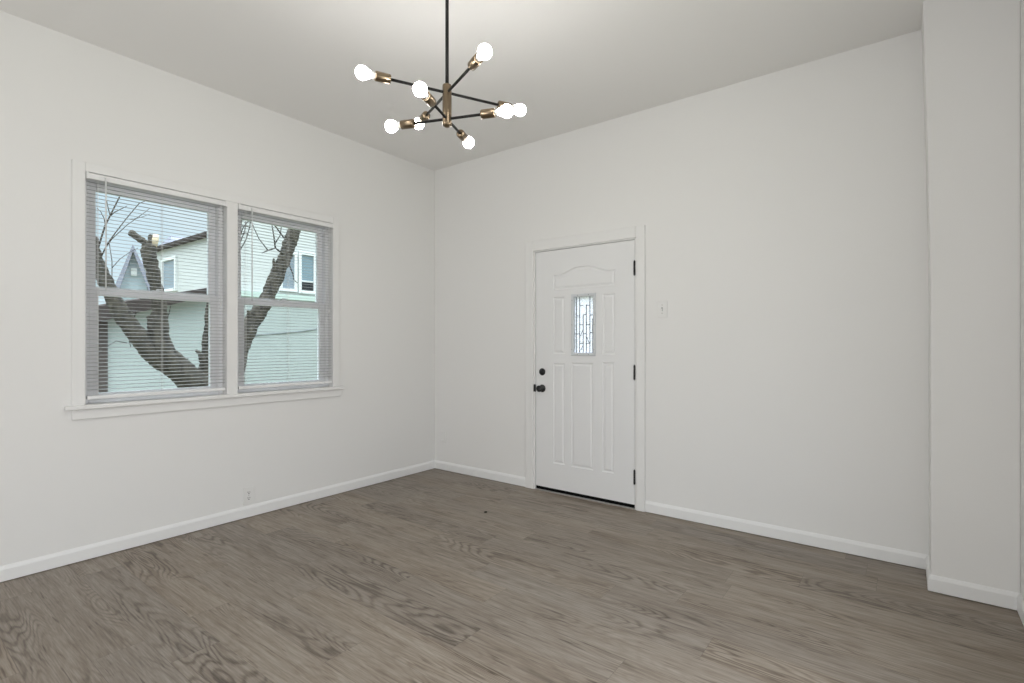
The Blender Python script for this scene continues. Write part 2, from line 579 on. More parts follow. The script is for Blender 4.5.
m = MB(); m.box((-T, YR - 0.75, -0.10), (XR + T, YR - 0.60, H))  # unseen box added to keep sky light out of the rear opening
m.box((-T, YR - 0.60, -0.10), (0.0, YR - T, H)); m.box((XR, YR - 0.60, -0.10), (XR + T, YR - T, H))
m.box((0.0, YR - 0.60, H), (XR, YR - T, H + 0.1)); m.box((0.0, YR - 0.60, -0.10), (XR, YR - T, 0.0))
struct(m.build('rear_sky_block', M['wall']), 'added unseen off-white box blocking sky light behind the rear opening', 'wall')

# baseboards: a tall flat board with a small sloped top
def base_prof(sgn):
    return [(0, 0.0045), (0.013 * sgn, 0.0045), (0.013 * sgn, 0.064), (0.0105 * sgn, 0.071), (0.006 * sgn, 0.080), (0.004 * sgn, 0.083), (0, 0.083)]
m = MB(); m.prism([(p[0], p[1]) for p in base_prof(1)], 'y', YR, 0.0)
struct(m.build('baseboard_left', M['trim']), 'white baseboard along the wall below the windows', 'baseboard')
m = MB()
m.prism([(-p[0], p[1]) for p in base_prof(1)], 'x', 0.0, 1.124)
struct(m.build('baseboard_back', M['trim']), 'short white baseboard between the room corner and the door', 'baseboard')
m = MB()
m.prism([(-p[0], p[1]) for p in base_prof(1)], 'x', 2.212, XB)
struct(m.build('baseboard_right', M['trim']), 'long white baseboard right of the door', 'baseboard')
m = MB()
pr = base_prof(1)
# mitred round the outer corner: side return, front, then along the right wall
def ring(fn):
    return [m.bm.verts.new(fn(*p)) for p in pr]
loops = [ring(lambda d, z: (XB - d, 0.0, z)), ring(lambda d, z: (XB - d, YB - d, z)),
         ring(lambda d, z: (XR - d, YB - d, z)), ring(lambda d, z: (XR - d, YR, z))]
for A, B in zip(loops, loops[1:]):
    for i in range(len(pr)):
        j = (i + 1) % len(pr)
        m.bm.faces.new((A[i], A[j], B[j], B[i]))
m.bm.faces.new(loops[0]); m.bm.faces.new(loops[-1])
struct(m.build('baseboard_corner', M['trim']), 'white baseboard wrapping the boxed-out corner at far right', 'baseboard')

# ------------------------------------------------------------------ pair of windows
tr = empty('trim_1', (0, -1.94, 0.89))
struct(tr, 'white painted casing, stool and apron around the window pair', 'window trim')
m = MB()
m.box((0, -2.823, 0.890), (0.016, -2.763, 2.278))
m.box((0, -1.160, 0.890), (0.016, -1.104, 2.278))
m.box((0, -2.763, 2.225), (0.016, -1.160, 2.278))
m.box((0, -1.990, 0.890), (0.016, -1.918, 2.225))
m.build('casing', M['casing'], tr, bevel=0.003)
m = MB()
m.box((-0.045, -2.763, 0.868), (0.0, -1.160, 0.891))
m.box((0.0, -2.856, 0.866), (0.042, -1.066, 0.891))
m.build('stool', M['casing'], tr, bevel=0.006, seg=3)
m = MB()
m.box((0, -2.823, 0.808), (0.017, -1.086, 0.866))
m.build('apron', M['casing'], tr, bevel=0.004)

def make_window(idx, hole, label):
    y0, y1, z0, z1 = hole
    w = empty('window_%d' % idx, (0, (y0 + y1) / 2, z0))
    struct(w, label, 'window')
    def frame(name, xa, xb, ya, yb, za, zb, st, rt, rb, bev=0.004):
        m = MB()
        m.box((xa, ya, za), (xb, ya + st, zb))
        m.box((xa, yb - st, za), (xb, yb, zb))
        m.box((xa, ya + st, zb - rt), (xb, yb - st, zb))
        m.box((xa, ya + st, za), (xb, yb - st, za + rb))
        return m.build(name, M['sashvinyl'], w, bevel=bev)
    frame('window_frame', -T - 0.01, -0.050, y0, y1, z0, z1, 0.030, 0.032, 0.020)
    zm = 1.548
    up = frame('upper_sash', -0.128, -0.094, y0 + 0.030, y1 - 0.030, zm - 0.020, z1 - 0.032, 0.044, 0.044, 0.050)
    lo = frame('lower_sash', -0.090, -0.056, y0 + 0.030, y1 - 0.030, z0 + 0.012, zm + 0.022, 0.048, 0.046, 0.046)
    m = MB(); m.box((-0.113, y0 + 0.072, zm + 0.028), (-0.109, y1 - 0.072, z1 - 0.074)); m.build('glass', M['glass'], up)
    m = MB(); m.box((-0.075, y0 + 0.076, z0 + 0.056), (-0.071, y1 - 0.076, zm - 0.022)); m.build('glass', M['glass'], lo)
    m = MB()                                       # sash lock on the meeting rail
    yc = (y0 + y1) / 2
    m.box((-0.086, yc - 0.028, zm + 0.022), (-0.062, yc + 0.028, zm + 0.029))
    m.lathe([(0, 0.0), (0, 0.010), (0.010, 0.009), (0.012, 0.0)], (-0.074, yc, zm + 0.029), (0, 0, 1), 16)
    m.box((-0.078, yc - 0.004, zm + 0.036), (-0.070, yc + 0.026, zm + 0.042))
    m.build('sash_lock', M['vinyl'], lo)
    return w
make_window(1, WH1, 'white double-hung window at left, farther from the door')
make_window(2, WH2, 'white double-hung window nearer the room corner')

# mini blinds, one hung in front of each window
def make_blind(hole, label):
    y0, y1, z0, z1 = hole
    ya, yb = y0 + 0.004, y1 - 0.004
    xc = -0.012
    b = empty('mini_blind', (xc, (ya + yb) / 2, z1))
    finish(b, label, 'blind', 'white mini blinds at the window pair')
    m = MB()
    prof = [(xc - 0.016, 2.186), (xc + 0.034, 2.186), (xc + 0.036, 2.190), (xc + 0.036, 2.216), (xc + 0.032, 2.2205), (xc - 0.016, 2.2205)]
    m.prism(prof, 'y', ya, yb)
    m.build('headrail', M['slat'], b, bevel=0.0015)
    for yy in (ya, yb):
        s = 1 if yy == ya else -1
        m = MB()
        m.box((xc - 0.017, yy - 0.002 * s, 2.184), (xc + 0.0385, yy + 0.010 * s, 2.2225))
        m.build('end_bracket', M['slat'], b, bevel=0.001)
    # slats: shallow arched strips
    m = MB()
    pitch, zt, zb = 0.0222, 2.172, 0.952
    n = int((zt - zb) / pitch) + 1
    tilt = math.radians(-6)
    for i in range(n):
        z = zt - i * pitch
        top, bot = [], []
        for k in range(5):
            t = (k - 2) / 2.0
            dx, dz = 0.0125 * t, 0.0018 * (1 - t * t)
            px = xc + 0.010 + dx * math.cos(tilt) - dz * math.sin(tilt)
            pz = z + dx * math.sin(tilt) + dz * math.cos(tilt)
            top.append((px, pz + 0.0003)); bot.append((px, pz - 0.0003))
        m.prism(top + bot[::-1], 'y', ya + 0.006, yb - 0.006)
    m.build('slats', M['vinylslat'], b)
    m = MB(); m.box((xc - 0.003, ya + 0.005, 0.918), (xc + 0.023, yb - 0.005, 0.940))
    m.build('bottom_rail', M['slat'], b, bevel=0.004)
    for yy in (ya + 0.055, (ya + yb) / 2, yb - 0.055):
        m = MB()
        for xx in (xc - 0.0035, xc + 0.0235):
            m.tube([(xx, yy, 0.94), (xx, yy, 2.186)], 0.0008, 6)
        m.tube([(xc + 0.010, yy, 0.94), (xc + 0.010, yy, 2.186)], 0.0006, 6)
        m.build('ladder_cord', M['cord'], b)
    m = MB()
    yw = ya + 0.085
    m.tube([(xc + 0.038, yw, 2.205), (xc + 0.046, yw, 2.19), (xc + 0.048, yw, 2.17), (xc + 0.048, yw, 1.545)], 0.0038, 6)
    m.build('tilt_wand', M['wand'], b)
    m = MB()
    yw = yb - 0.045
    m.tube([(xc + 0.039, yw, 2.19), (xc + 0.041, yw, 1.52)], 0.0011, 6)
    m.tube([(xc + 0.039, yw + 0.006, 2.19), (xc + 0.041, yw + 0.004, 1.52)], 0.0011, 6)
    m.lathe([(0, 0), (0, 0.006), (-0.028, 0.0045), (-0.032, 0)], (xc + 0.041, yw + 0.002, 1.52), (0, 0, 1), 12)
    m.build('lift_cord', M['cord'], b)
    return b
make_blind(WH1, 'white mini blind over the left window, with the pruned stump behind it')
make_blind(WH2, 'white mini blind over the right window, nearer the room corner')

# ------------------------------------------------------------------ entry door
tr2 = empty('trim_2', (1.67, 0, 0))
struct(tr2, 'white painted door casing and jamb around the entry door', 'door trim')
m = MB()
cz = 2.116
m.box((1.124, -0.017, 0.0), (1.206, 0.0, cz))
m.box((2.142, -0.017, 0.0), (2.210, 0.0, cz))
m.box((1.206, -0.017, 2.032), (2.142, 0.0, cz))
m.build('casing', M['casing'], tr2, bevel=0.004)
m = MB()
m.box((1.200, -0.004, 0.0), (1.2225, T + 0.01, 2.0455))
m.box((2.1275, -0.004, 0.0), (2.1500, T + 0.01, 2.0455))
m.box((1.2225, -0.004, 2.0235), (2.1275, T + 0.01, 2.0455))
m.box((1.2225, 0.050, 0.0), (1.236, 0.070, 2.0235))          # door stop
m.box((2.114, 0.050, 0.0), (2.1275, 0.070, 2.0235))
m.box((1.236, 0.050, 2.010), (2.114, 0.070, 2.0235))
m.build('jamb', M['casing'], tr2)
m = MB()  # dark strips added to draw the shade of the door gap
m.box((1.2225, 0.026, 0.034), (1.2262, 0.050, 2.0235))
m.box((2.1238, 0.026, 0.034), (2.1275, 0.050, 2.0235))
m.box((1.2225, 0.026, 2.0198), (2.1275, 0.050, 2.0235))
m.build('gap_shade_strip', M['rubber'], tr2)['label'] = 'dark strip added as shade in the gap around the door'
m = MB()
m.box((1.2225, -0.010, 0.0), (2.1275, T + 0.03, 0.008))
m.build('threshold', M['alu'], tr2, bevel=0.002)

door = empty('door_1', (2.125, 0.0, 0.0))
struct(door, 'white panelled entry door with a small leaded-glass light', 'door')
DX0, DX1, DZ0, DZ1, DY = 1.2265, 2.1235, 0.034, 2.0195, 0.002
panels = [(1.400, 1.512, 1.158, 1.628), (1.856, 1.962, 1.158, 1.628),
          (1.400, 1.512, 0.245, 1.080), (1.573, 1.774, 0.240, 1.088), (1.853, 1.955, 0.242, 1.096)]
LX0, LX1, LZ0, LZ1 = 1.598, 1.777, 1.167, 1.620       # glass opening
m = MB()
bm = m.bm
xs = sorted(set([DX0, DX1, LX0, LX1] + [p[0] for p in panels] + [p[1] for p in panels]))
zs = sorted(set([DZ0, DZ1, LZ0, LZ1] + [p[2] for p in panels] + [p[3] for p in panels] + [1.690, 1.895]))
xs = sorted(set(xs + [1.956]))
cache = {}
def dv(x, y, z):
    k = (round(x, 5), round(y, 5), round(z, 5))
    if k not in cache: cache[k] = bm.verts.new((x, y, z))
    return cache[k]
def in_rect(x, z, r): return r[0] < x < r[1] and r[2] < z < r[3]
lite = (LX0, LX1, LZ0, LZ1)
arch = (1.400, 1.962, 1.690, 1.895)
for i in range(len(xs) - 1):
    for j in range(len(zs) - 1):
        x0, x1, z0, z1 = xs[i], xs[i + 1], zs[j], zs[j + 1]
        cx, czz = (x0 + x1) / 2, (z0 + z1) / 2
        hole = in_rect(cx, czz, lite)
        if not hole:
            if not any(in_rect(cx, czz, p) for p in panels) and not in_rect(cx, czz, arch):
                bm.faces.new((dv(x0, DY, z0), dv(x1, DY, z0), dv(x1, DY, z1), dv(x0, DY, z1)))
            bm.faces.new((dv(x0, DY + 0.044, z0), dv(x1, DY + 0.044, z0), dv(x1, DY + 0.044, z1), dv(x0, DY + 0.044, z1)))
def strip(pts_a, pts_b):
    for k in range(len(pts_a)):
        k2 = (k + 1) % len(pts_a)
        bm.faces.new((dv(*pts_a[k]), dv(*pts_a[k2]), dv(*pts_b[k2]), dv(*pts_b[k])))
def loop_rect(r, inset, y):
    return [(r[0] + inset, y, r[2] + inset), (r[1] - inset, y, r[2] + inset), (r[1] - inset, y, r[3] - inset), (r[0] + inset, y, r[3] - inset)]
STEPS = [(0.0, 0.0), (0.005, 0.006), (0.013, 0.0075), (0.026, 0.0022), (0.030, 0.0018)]
for p in panels:
    # outer ring must follow the grid lines that cross the panel edges: build the recess as its own shell
    prev = loop_rect(p, 0, DY)
    for ins, dep in STEPS[1:]:
        cur = loop_rect(p, ins, DY + dep)
        strip(prev, cur)
        prev = cur
    bm.faces.new([dv(*q) for q in prev])
# arched top panel
def arch_loop(ins, y):
    x0, x1, zb, zt = arch[0] + ins, arch[1] - ins, arch[2] + ins, arch[3]
    pts = [(x0, y, zb), (x1, y, zb)]
    for k in range(21):
        t = k / 20.0
        x = x1 + (x0 - x1) * t
        u = abs(2 * t - 1)
        rise = 0.052 * (0.5 + 0.5 * math.cos(PI * min(1, max(0, (u - 0.12) * 1.35))))
        pts.append((x, y, 1.812 - ins + rise))
    return pts
a0 = arch_loop(0, DY)
# flat fill between the arch and its bounding rectangle
top = [q for q in a0[2:]]
for k in range(len(top) - 1):
    (xa, _, za), (xb, _, zb_) = top[k], top[k + 1]
    bm.faces.new((dv(xa, DY, za), dv(xb, DY, zb_), dv(xb, DY, arch[3]), dv(xa, DY, arch[3])))
prev = a0
for ins, dep in STEPS[1:]:
    cur = arch_loop(ins, DY + dep)
    strip(prev, cur)
    prev = cur
bm.faces.new([dv(*q) for q in prev])
# slab edges and the glass opening's reveal
Y2 = DY + 0.044
strip([(DX0, DY, DZ0), (DX1, DY, DZ0), (DX1, DY, DZ1), (DX0, DY, DZ1)], [(DX0, Y2, DZ0), (DX1, Y2, DZ0), (DX1, Y2, DZ1), (DX0, Y2, DZ1)])
strip([(LX0, DY, LZ0), (LX1, DY, LZ0), (LX1, DY, LZ1), (LX0, DY, LZ1)], [(LX0, Y2, LZ0), (LX1, Y2, LZ0), (LX1, Y2, LZ1), (LX0, Y2, LZ1)])
m.build('door_slab', M['door'], door)

# raised frame around the glass, screw plugs, glass and leading
m = MB()
fo = 0.022
prof = [(-fo, 0.0), (-fo, -0.006), (-fo + 0.004, -0.011), (-0.004, -0.011), (0.002, -0.006), (0.002, 0.012)]
loops = []
for d, y in prof:
    loops.append([m.bm.verts.new(q) for q in ((LX0 + d, DY + y, LZ0 + d), (LX1 - d, DY + y, LZ0 + d), (LX1 - d, DY + y, LZ1 - d), (LX0 + d, DY + y, LZ1 - d))])
for A, B in zip(loops, loops[1:]):
    for k in range(4):
        m.bm.faces.new((A[k], A[(k + 1) % 4], B[(k + 1) % 4], B[k]))
lf = m.build('glass_frame', paint('light_frame', (0.66, 0.68, 0.70), 0.45, 0.35), door)
lf['label'] = 'pale grey frame around the leaded glass'
fw = 0.011
plugs = [(LX0 + (LX1 - LX0) * t, z) for t in (0.22, 0.78) for z in (LZ0 - fw, LZ1 + fw)] + \
        [(x, LZ0 + (LZ1 - LZ0) * t) for t in (0.06, 0.5, 0.94) for x in (LX0 - fw, LX1 + fw)]
for x, z in plugs:
    m = MB()
    m.lathe([(0, 0), (0, 0.0035), (0.0012, 0.003), (0.0014, 0)], (x, DY - 0.0108, z), (0, -1, 0), 10)
    m.build('screw_plug', M['plug'], lf)
m = MB(); m.box((LX0, DY + 0.018, LZ0), (LX1, DY + 0.024, LZ1))
m.build('leaded_glass', M['doorglass'], door)
m = MB()
gy = DY + 0.016
def came(x0, z0, x1, z1, w=0.0026):
    d = Vector((x1 - x0, 0, z1 - z0)).normalized()
    q = Vector((d.z, 0, -d.x)) * w
    a, b_ = Vector((x0, gy, z0)), Vector((x1, gy, z1))
    vs = [a + q, a - q, b_ - q, b_ + q]
    lo_ = [m.bm.verts.new(v) for v in vs]
    hi = [m.bm.verts.new(v + Vector((0, -0.004, 0))) for v in vs]
    m.bm.faces.new(lo_); m.bm.faces.new(hi[::-1])
    for k in range(4): m.bm.faces.new((lo_[k], lo_[(k + 1) % 4], hi[(k + 1) % 4], hi[k]))
w_, h_ = LX1 - LX0, LZ1 - LZ0
P = lambda u, v: (LX0 + u * w_, LZ0 + v * h_)
cols = [0.10, 0.26, 0.44, 0.60, 0.78, 0.92]
for c in (0.10, 0.26, 0.78):
    came(*P(c, 0.0), *P(c, 1.0))
came(*P(0.44, 0.0), *P(0.44, 0.68))
came(*P(0.60, 0.0), *P(0.60, 0.86))
came(*P(0.92, 0.0), *P(0.92, 0.60))
for (u0, u1, vv) in [(0.26, 0.44, 0.84), (0.60, 0.78, 0.84), (0.10, 0.26, 0.66), (0.44, 0.60, 0.68), (0.78, 1.0, 0.67), (0.26, 0.44, 0.50),
                     (0.60, 0.78, 0.50), (0.0, 0.10, 0.34), (0.44, 0.60, 0.34), (0.10, 0.26, 0.34), (0.78, 0.92, 0.36), (0.26, 0.44, 0.17), (0.60, 0.78, 0.17), (0.92, 1.0, 0.60)]:
    came(*P(u0, vv), *P(u1, vv))
came(*P(0.30, 0.30), *P(0.44, 0.42), 0.0016)
came(*P(0.60, 0.30), *P(0.74, 0.18), 0.0016)
came(*P(0.32, 0.05), *P(0.42, 0.13), 0.0016)
m.build('lead_came', M['came'], door)
m = MB(); m.box((DX0, DY + 0.004, 0.0085), (DX1, DY + 0.040, DZ0 + 0.0005))
m.box((DX0, DY + 0.002, 0.018), (DX1, DY + 0.0045, DZ0 - 0.0005))
ds = m.build('door_sweep', M['rubber'], door); ds['label'] = 'black rubber sweep under the door'

# hardware
m = MB()
m.lathe([(0, 0.0), (0, 0.030), (0.004, 0.0305), (0.010, 0.028), (0.014, 0.020), (0.016, 0.0)], (1.292, DY, 1.004), (0, -1, 0), 32)
m.box((1.289, DY - 0.030, 0.992), (1.295, DY - 0.014, 1.016))
o = m.build('deadbolt', M['black'], door); o['label'] = 'round black deadbolt above the knob'
m = MB()
m.lathe([(0, 0.0), (0, 0.032), (0.004, 0.0325), (0.009, 0.030), (0.011, 0.016), (0.026, 0.012), (0.032, 0.015), (0.038, 0.023), (0.046, 0.0275),
         (0.054, 0.027), (0.060, 0.022), (0.063, 0.012), (0.064, 0.0)], (1.292, DY, 0.864), (0, -1, 0), 36)
o = m.build('knob', M['black'], door); o['label'] = 'round black door knob'
m = MB(); m.box((DX0 - 0.001, DY + 0.008, 0.835), (DX0 + 0.003, DY + 0.036, 0.893))
m.build('latch_plate', M['black'], door)
m = MB()
m.box((1.2035, -0.0055, 0.832), (1.2275, 0.0005, 0.895))
o = m.build('strike_plate', M['black'], tr2, bevel=0.003); o['label'] = 'black strike plate beside the knob'
for zc in (1.807, 1.026, 0.243):
    m = MB()
    hx, hy, hl = 2.1258, -0.0075, 0.104
    for k in range(5):
        za, zb_ = zc - hl / 2 + hl * k / 5 + 0.0006, zc - hl / 2 + hl * (k + 1) / 5 - 0.0006
        m.lathe([(za, 0), (za, 0.0072), (zb_, 0.0072), (zb_, 0)], (hx, hy, 0), (0, 0, 1), 16)
    m.lathe([(zc + hl / 2, 0.0), (zc + hl / 2, 0.0045), (zc + hl / 2 + 0.004, 0.0045), (zc + hl / 2 + 0.006, 0)], (hx, hy, 0), (0, 0, 1), 12)
    m.lathe([(zc - hl / 2, 0.0), (zc - hl / 2, 0.0045), (zc - hl / 2 - 0.004, 0.0045), (zc - hl / 2 - 0.006, 0)], (hx, hy, 0), (0, 0, 1), 12)
    m.box((hx - 0.0016, hy, zc - hl / 2), (hx + 0.0016, DY + 0.03, zc + hl / 2))
    o = m.build('hinge', M['black'], door); o['label'] = 'black butt hinge'

# ------------------------------------------------------------------ switch, outlets
sw = empty('light_switch', (2.338, 0, 1.490))
finish(sw, 'white toggle light switch on the wall right of the door', 'light switch')
m = MB(); m.box((2.300, -0.0065, 1.430), (2.376, 0.0, 1.550)); m.build('cover_plate', M['plastic'], sw, bevel=0.003)
m = MB(); m.box((2.3325, -0.0075, 1.477), (2.3435, -0.006, 1.503)); m.build('toggle_slot', paint('shadow_grey', (0.35, 0.35, 0.34), 0.6), sw)
m = MB(); m.prism([(-0.0065, 1.482), (-0.0065, 1.497), (-0.019, 1.4765), (-0.019, 1.4695)], 'x', 2.334, 2.342); m.build('toggle', M['plastic'], sw, bevel=0.001)
for z in (1.460, 1.520):
    m = MB(); m.lathe([(0, 0), (0, 0.0034), (0.0012, 0.003), (0.0014, 0)], (2.338, -0.0064, z), (0, -1, 0), 12); m.build('screw', M['screw'], sw)

ou = empty('power_outlet', (0, -1.838, 0.155))
finish(ou, 'white duplex power outlet above the baseboard below the windows', 'outlet')
m = MB(); m.box((0, -1.876, 0.095), (0.0065, -1.800, 0.217)); m.build('cover_plate', M['plastic'], ou, bevel=0.003)
for zc in (0.136, 0.176):
    m = MB()
    prof = []
    for k in range(24):
        a = 2 * PI * k / 24
        prof.append((-1.838 + 0.0172 * max(-0.8, min(0.8, math.cos(a) * 1.0)), zc + 0.0145 * math.sin(a)))
    m.prism(prof, 'x', 0.006, 0.0085)
    rc = m.build('receptacle', M['plastic'], ou)
    m = MB()
    m.box((0.008, -1.8465, zc + 0.0000), (0.0089, -1.8430, zc + 0.0095))
    m.box((0.008, -1.8330, zc + 0.0010), (0.0089, -1.8298, zc + 0.0090))
    m.lathe([(0, 0), (0, 0.0036), (0.0009, 0.0036), (0.0009, 0)], (0.008, -1.838, zc - 0.0065), (1, 0, 0), 12)
    m.build('slots', M['slot'], rc)
m = MB(); m.lathe([(0, 0), (0, 0.0032), (0.0012, 0.0028), (0.0014, 0)], (0.0064, -1.838, 0.156), (1, 0, 0), 12); m.build('screw', M['screw'], ou)

jk = empty('wall_jack', (0.118, 0, 0.325))
finish(jk, 'small painted-over jack plate low on the wall beside the room corner', 'wall jack')
m = MB(); m.box((0.082, -0.006, 0.270), (0.152, 0.0, 0.382)); m.build('cover_plate', M['wall'], jk, bevel=0.003)
m = MB(); m.box((0.100, -0.014, 0.281), (0.138, -0.0058, 0.300)); m.build('jack_socket', M['plastic'], jk, bevel=0.002)

m = MB()
rnd = random.Random(4)
m.lathe([(0.0, 0.0), (0.0005, 0.010), (0.004, 0.012), (0.007, 0.006), (0.008, 0.0)], (1.281, -0.729, 0.0), (0, 0, 1), 9)
for v in m.bm.verts:
    v.co += Vector((rnd.uniform(-.002, .002), rnd.uniform(-.002, .002), 0))
o = m.build('debris_crumb', M['debris'])
finish(o, 'tiny dark crumb lying on the plank floor in front of the door', 'crumb')

# ------------------------------------------------------------------ chandelier
HX, HY = 2.069, -1.931
ch = empty('chandelier', (HX, HY, H))
finish(ch, 'black and brass eight-bulb sputnik chandelier hanging from the ceiling', 'chandelier')
m = MB()
m.lathe([(0, 0), (0, 0.062), (-0.012, 0.062), (-0.022, 0.055), (-0.026, 0.014), (-0.040, 0.010), (-0.040, 0)], (HX, HY, H), (0, 0, 1), 40)
o = m.build('ceiling_canopy', M['brass'], ch)
m = MB(); m.tube([(HX, HY, H - 0.03), (HX, HY, 2.43)], 0.0080, 20)
o = m.build('stem', M['blackrod'], ch)
m = MB()
m.lathe([(2.230, 0), (2.230, 0.011), (2.234, 0.013), (2.236, 0.0200), (2.240, 0.0210), (2.418, 0.0210), (2.422, 0.0195), (2.424, 0.009), (2.424, 0)], (HX, HY, 0), (0, 0, 1), 32)
o = m.build('hub', M['brass'], ch); o['label'] = 'brass centre tube'
ZU, ZL = 2.387, 2.267
def arm(end_a, end_b, z):
    a, b_ = Vector((*end_a, z)), Vector((*end_b, z))
    mid = Vector((HX, HY, z))
    d = (a - b_).normalized()
    half = (a - b_).length / 2
    d = Vector((d.x, d.y, 0)).normalized()
    m = MB()
    m.tube([mid - d * (half - 0.090), mid + d * (half - 0.090)], 0.0062, 12)
    o = m.build('arm', M['blackrod'], ch)
    for s in (1, -1):
        e = d * s
        tip = mid + e * half                      # bulb centre
        m = MB()
        m.lathe([(-0.122, 0), (-0.122, 0.009), (-0.119, 0.0190), (-0.115, 0.0205), (-0.056, 0.0205), (-0.054, 0.0190), (-0.056, 0.016), (-0.075, 0.0)], tip, e, 28)
        m.build('socket', M['brass'], o)['label'] = 'brass socket cup'
        m = MB()
        m.lathe([(-0.070, 0.0), (-0.070, 0.0125), (-0.050, 0.0135), (-0.034, 0.0165), (-0.031, 0.0150), (-0.031, 0.0)], tip, e, 24)
        m.build('bulb_collar', M['plastic'], o)['label'] = 'white plastic bulb collar'
        m = MB()
        r = 0.029
        prof = [(-0.0335, 0.0), (-0.0335, 0.0160), (-0.027, 0.0185)]
        for k in range(5, 17):
            t = PI * (1 - k / 16.0)
            prof.append((r * math.cos(t), max(0.0, r * math.sin(t)) if k < 16 else 0.0))
        m.lathe(prof, tip, e, 28)
        m.build('bulb', M['bulb'], o)['label'] = 'lit frosted round bulb'
arm((1.895, -2.261), (2.221, -1.575), ZU)
arm((2.405, -2.062), (1.702, -1.767), ZU)
arm((2.171, -2.185), (1.957, -1.658), ZL)
arm((1.784, -2.019), (2.317, -1.813), ZL)

# ------------------------------------------------------------------ outside the windows
GZ = -0.85
FW = Vector((-math.sin(YAW), math.cos(YAW), 0))
RT = Vector((math.cos(YAW), math.sin(YAW), 0))
def at(u, v, x):
    """survey helper: the point at distance plane x that was measured at photo position (u, v)"""
    r = FW + RT * ((u - 512) / FPX) - Vector((0, 0, 1)) * ((v - 344.5) / FPX)
    return CAM + r * ((x - CAM.x) / r.x)
def px_len(w, p):
    return w * (p - CAM).dot(FW) / FPX

m = MB(); m.box((-60, -50, GZ - 0.2), (45, 60, GZ))
struct(m.build('ground', M['ground']), 'winter lawn outside, below the windows', 'ground')

# pruned tree close to the windows
rnd = random.Random(11)
tree = empty('pruned_tree', tuple(Vector((at(205, 395, -2.6).x, at(205, 395, -2.6).y, GZ))))
finish(tree, 'thick pruned bare tree with sawn limbs right outside the windows', 'tree')
def limb(m, pts, x0, dx=0.0, sub=4, jit=0.07):
    P3, Rr = [], []
    for i, (u, v, w) in enumerate(pts):
        p = at(u, v, x0 + dx * i)
        P3.append(p); Rr.append(px_len(w, p) / 2)
    Q, q = [], []
    n = len(P3)
    for i in range(n - 1):
        p0, p1, p2, p3 = P3[max(i - 1, 0)], P3[i], P3[i + 1], P3[min(i + 2, n - 1)]
        for k in range(sub):
            t = k / sub
            Q.append(0.5 * ((2 * p1) + (p2 - p0) * t + (2 * p0 - 5 * p1 + 4 * p2 - p3) * t * t + (3 * p1 - p0 - 3 * p2 + p3) * t ** 3))
            q.append((Rr[i] * (1 - t) + Rr[i + 1] * t) * rnd.uniform(0.93, 1.07))
    Q.append(P3[-1]); q.append(Rr[-1])
    m.tube(Q, q, 14, jitter=jit, rnd=rnd)
    return Q
m = MB()
b0 = at(214, 392, -2.6)
m.tube([Vector((b0.x, b0.y, GZ - 0.05)), Vector((b0.x, b0.y, GZ + 0.15)), b0 - Vector((0, 0, 0.5)), b0, at(216, 380, -2.6)],
       [0.42, 0.32, 0.27, 0.25, 0.20], 18, jitter=0.06, rnd=rnd)
limb(m, [(216, 392, 26), (196, 381, 25), (172, 367, 20), (151, 351, 18), (132, 328, 17), (117, 306, 15), (107, 285, 13), (99, 262, 10), (93, 236, 7)], -2.6)
limb(m, [(196, 386, 26), (180, 370, 24), (163, 352, 20), (158.5, 332, 18), (159.5, 315, 14), (159, 300, 12), (155.5, 285, 10.5), (152, 268, 13), (149, 255, 14), (149, 245, 12)], -2.6, 0.01)
limb(m, [(150, 252, 10), (144, 243, 7.5), (137, 237.5, 7), (129.5, 232, 5.5)], -2.58)
limb(m, [(149, 253, 11), (152, 244, 9), (154, 236, 7.5)], -2.56)
limb(m, [(158, 332, 12), (151.5, 322, 8), (148.5, 316, 4)], -2.55)
limb(m, [(214, 400, 36), (213, 375, 27), (214, 350, 21), (215, 330, 18), (214.5, 308, 16), (220, 285, 13), (224, 262, 11)], -2.62)
limb(m, [(206, 345, 8), (206.5, 325, 5), (208.5, 306, 2.5)], -2.58)
limb(m, [(206, 368, 8), (201, 356, 5), (196.5, 350, 2.5)], -2.56)
limb(m, [(218, 398, 40), (231, 365, 26), (241, 340, 20), (252, 322, 16), (265, 303, 13.5), (275, 280, 14), (284, 260, 13), (291, 240, 13), (297, 222, 12), (303, 200, 11), (312, 160, 8)], -2.6)
limb(m, [(256, 318, 10), (249.5, 316, 5), (248, 310, 3)], -2.56)
limb(m, [(276, 272, 8), (274, 264, 3.5), (273.5, 259, 2)], -2.57)
o = m.build('trunk', M['bark'], tree)
mo = o.modifiers.new('round', 'SUBSURF'); mo.levels = 2; mo.render_levels = 2
tx = bpy.data.textures.new('bark_lumps', 'CLOUDS'); tx.noise_scale = 0.06; tx.noise_depth = 3
md = o.modifiers.new('bark', 'DISPLACE'); md.texture = tx; md.texture_coords = 'LOCAL'; md.strength = 0.045; md.mid_level = 0.5
m = MB()
c0, c1 = at(152.8, 240.5, -2.46), at(154.5, 233.6, -2.46)
m.tube([at(154.5, 247, -2.505), at(155.5, 240, -2.495), at(156.2, 234.5, -2.495)], [px_len(4.0, c0) / 2, px_len(6.2, c0) / 2, px_len(4.6, c0) / 2], 10, jitter=0.1, rnd=rnd)
o = m.build('sawn_end', M['cutwood'], tree); o['label'] = 'pale freshly sawn limb end'
def twig(pts, x0=-2.6, w0=1.6, w1=0.7, parent=tree):
    m = MB()
    n = len(pts)
    P3 = [at(u, v, x0) for u, v in pts]
    R3 = [px_len(w0 + (w1 - w0) * i / (n - 1), P3[i]) / 2.4 for i in range(n)]
    m.tube(P3, R3, 7)
    return m.build('twig', M['twig'], parent)
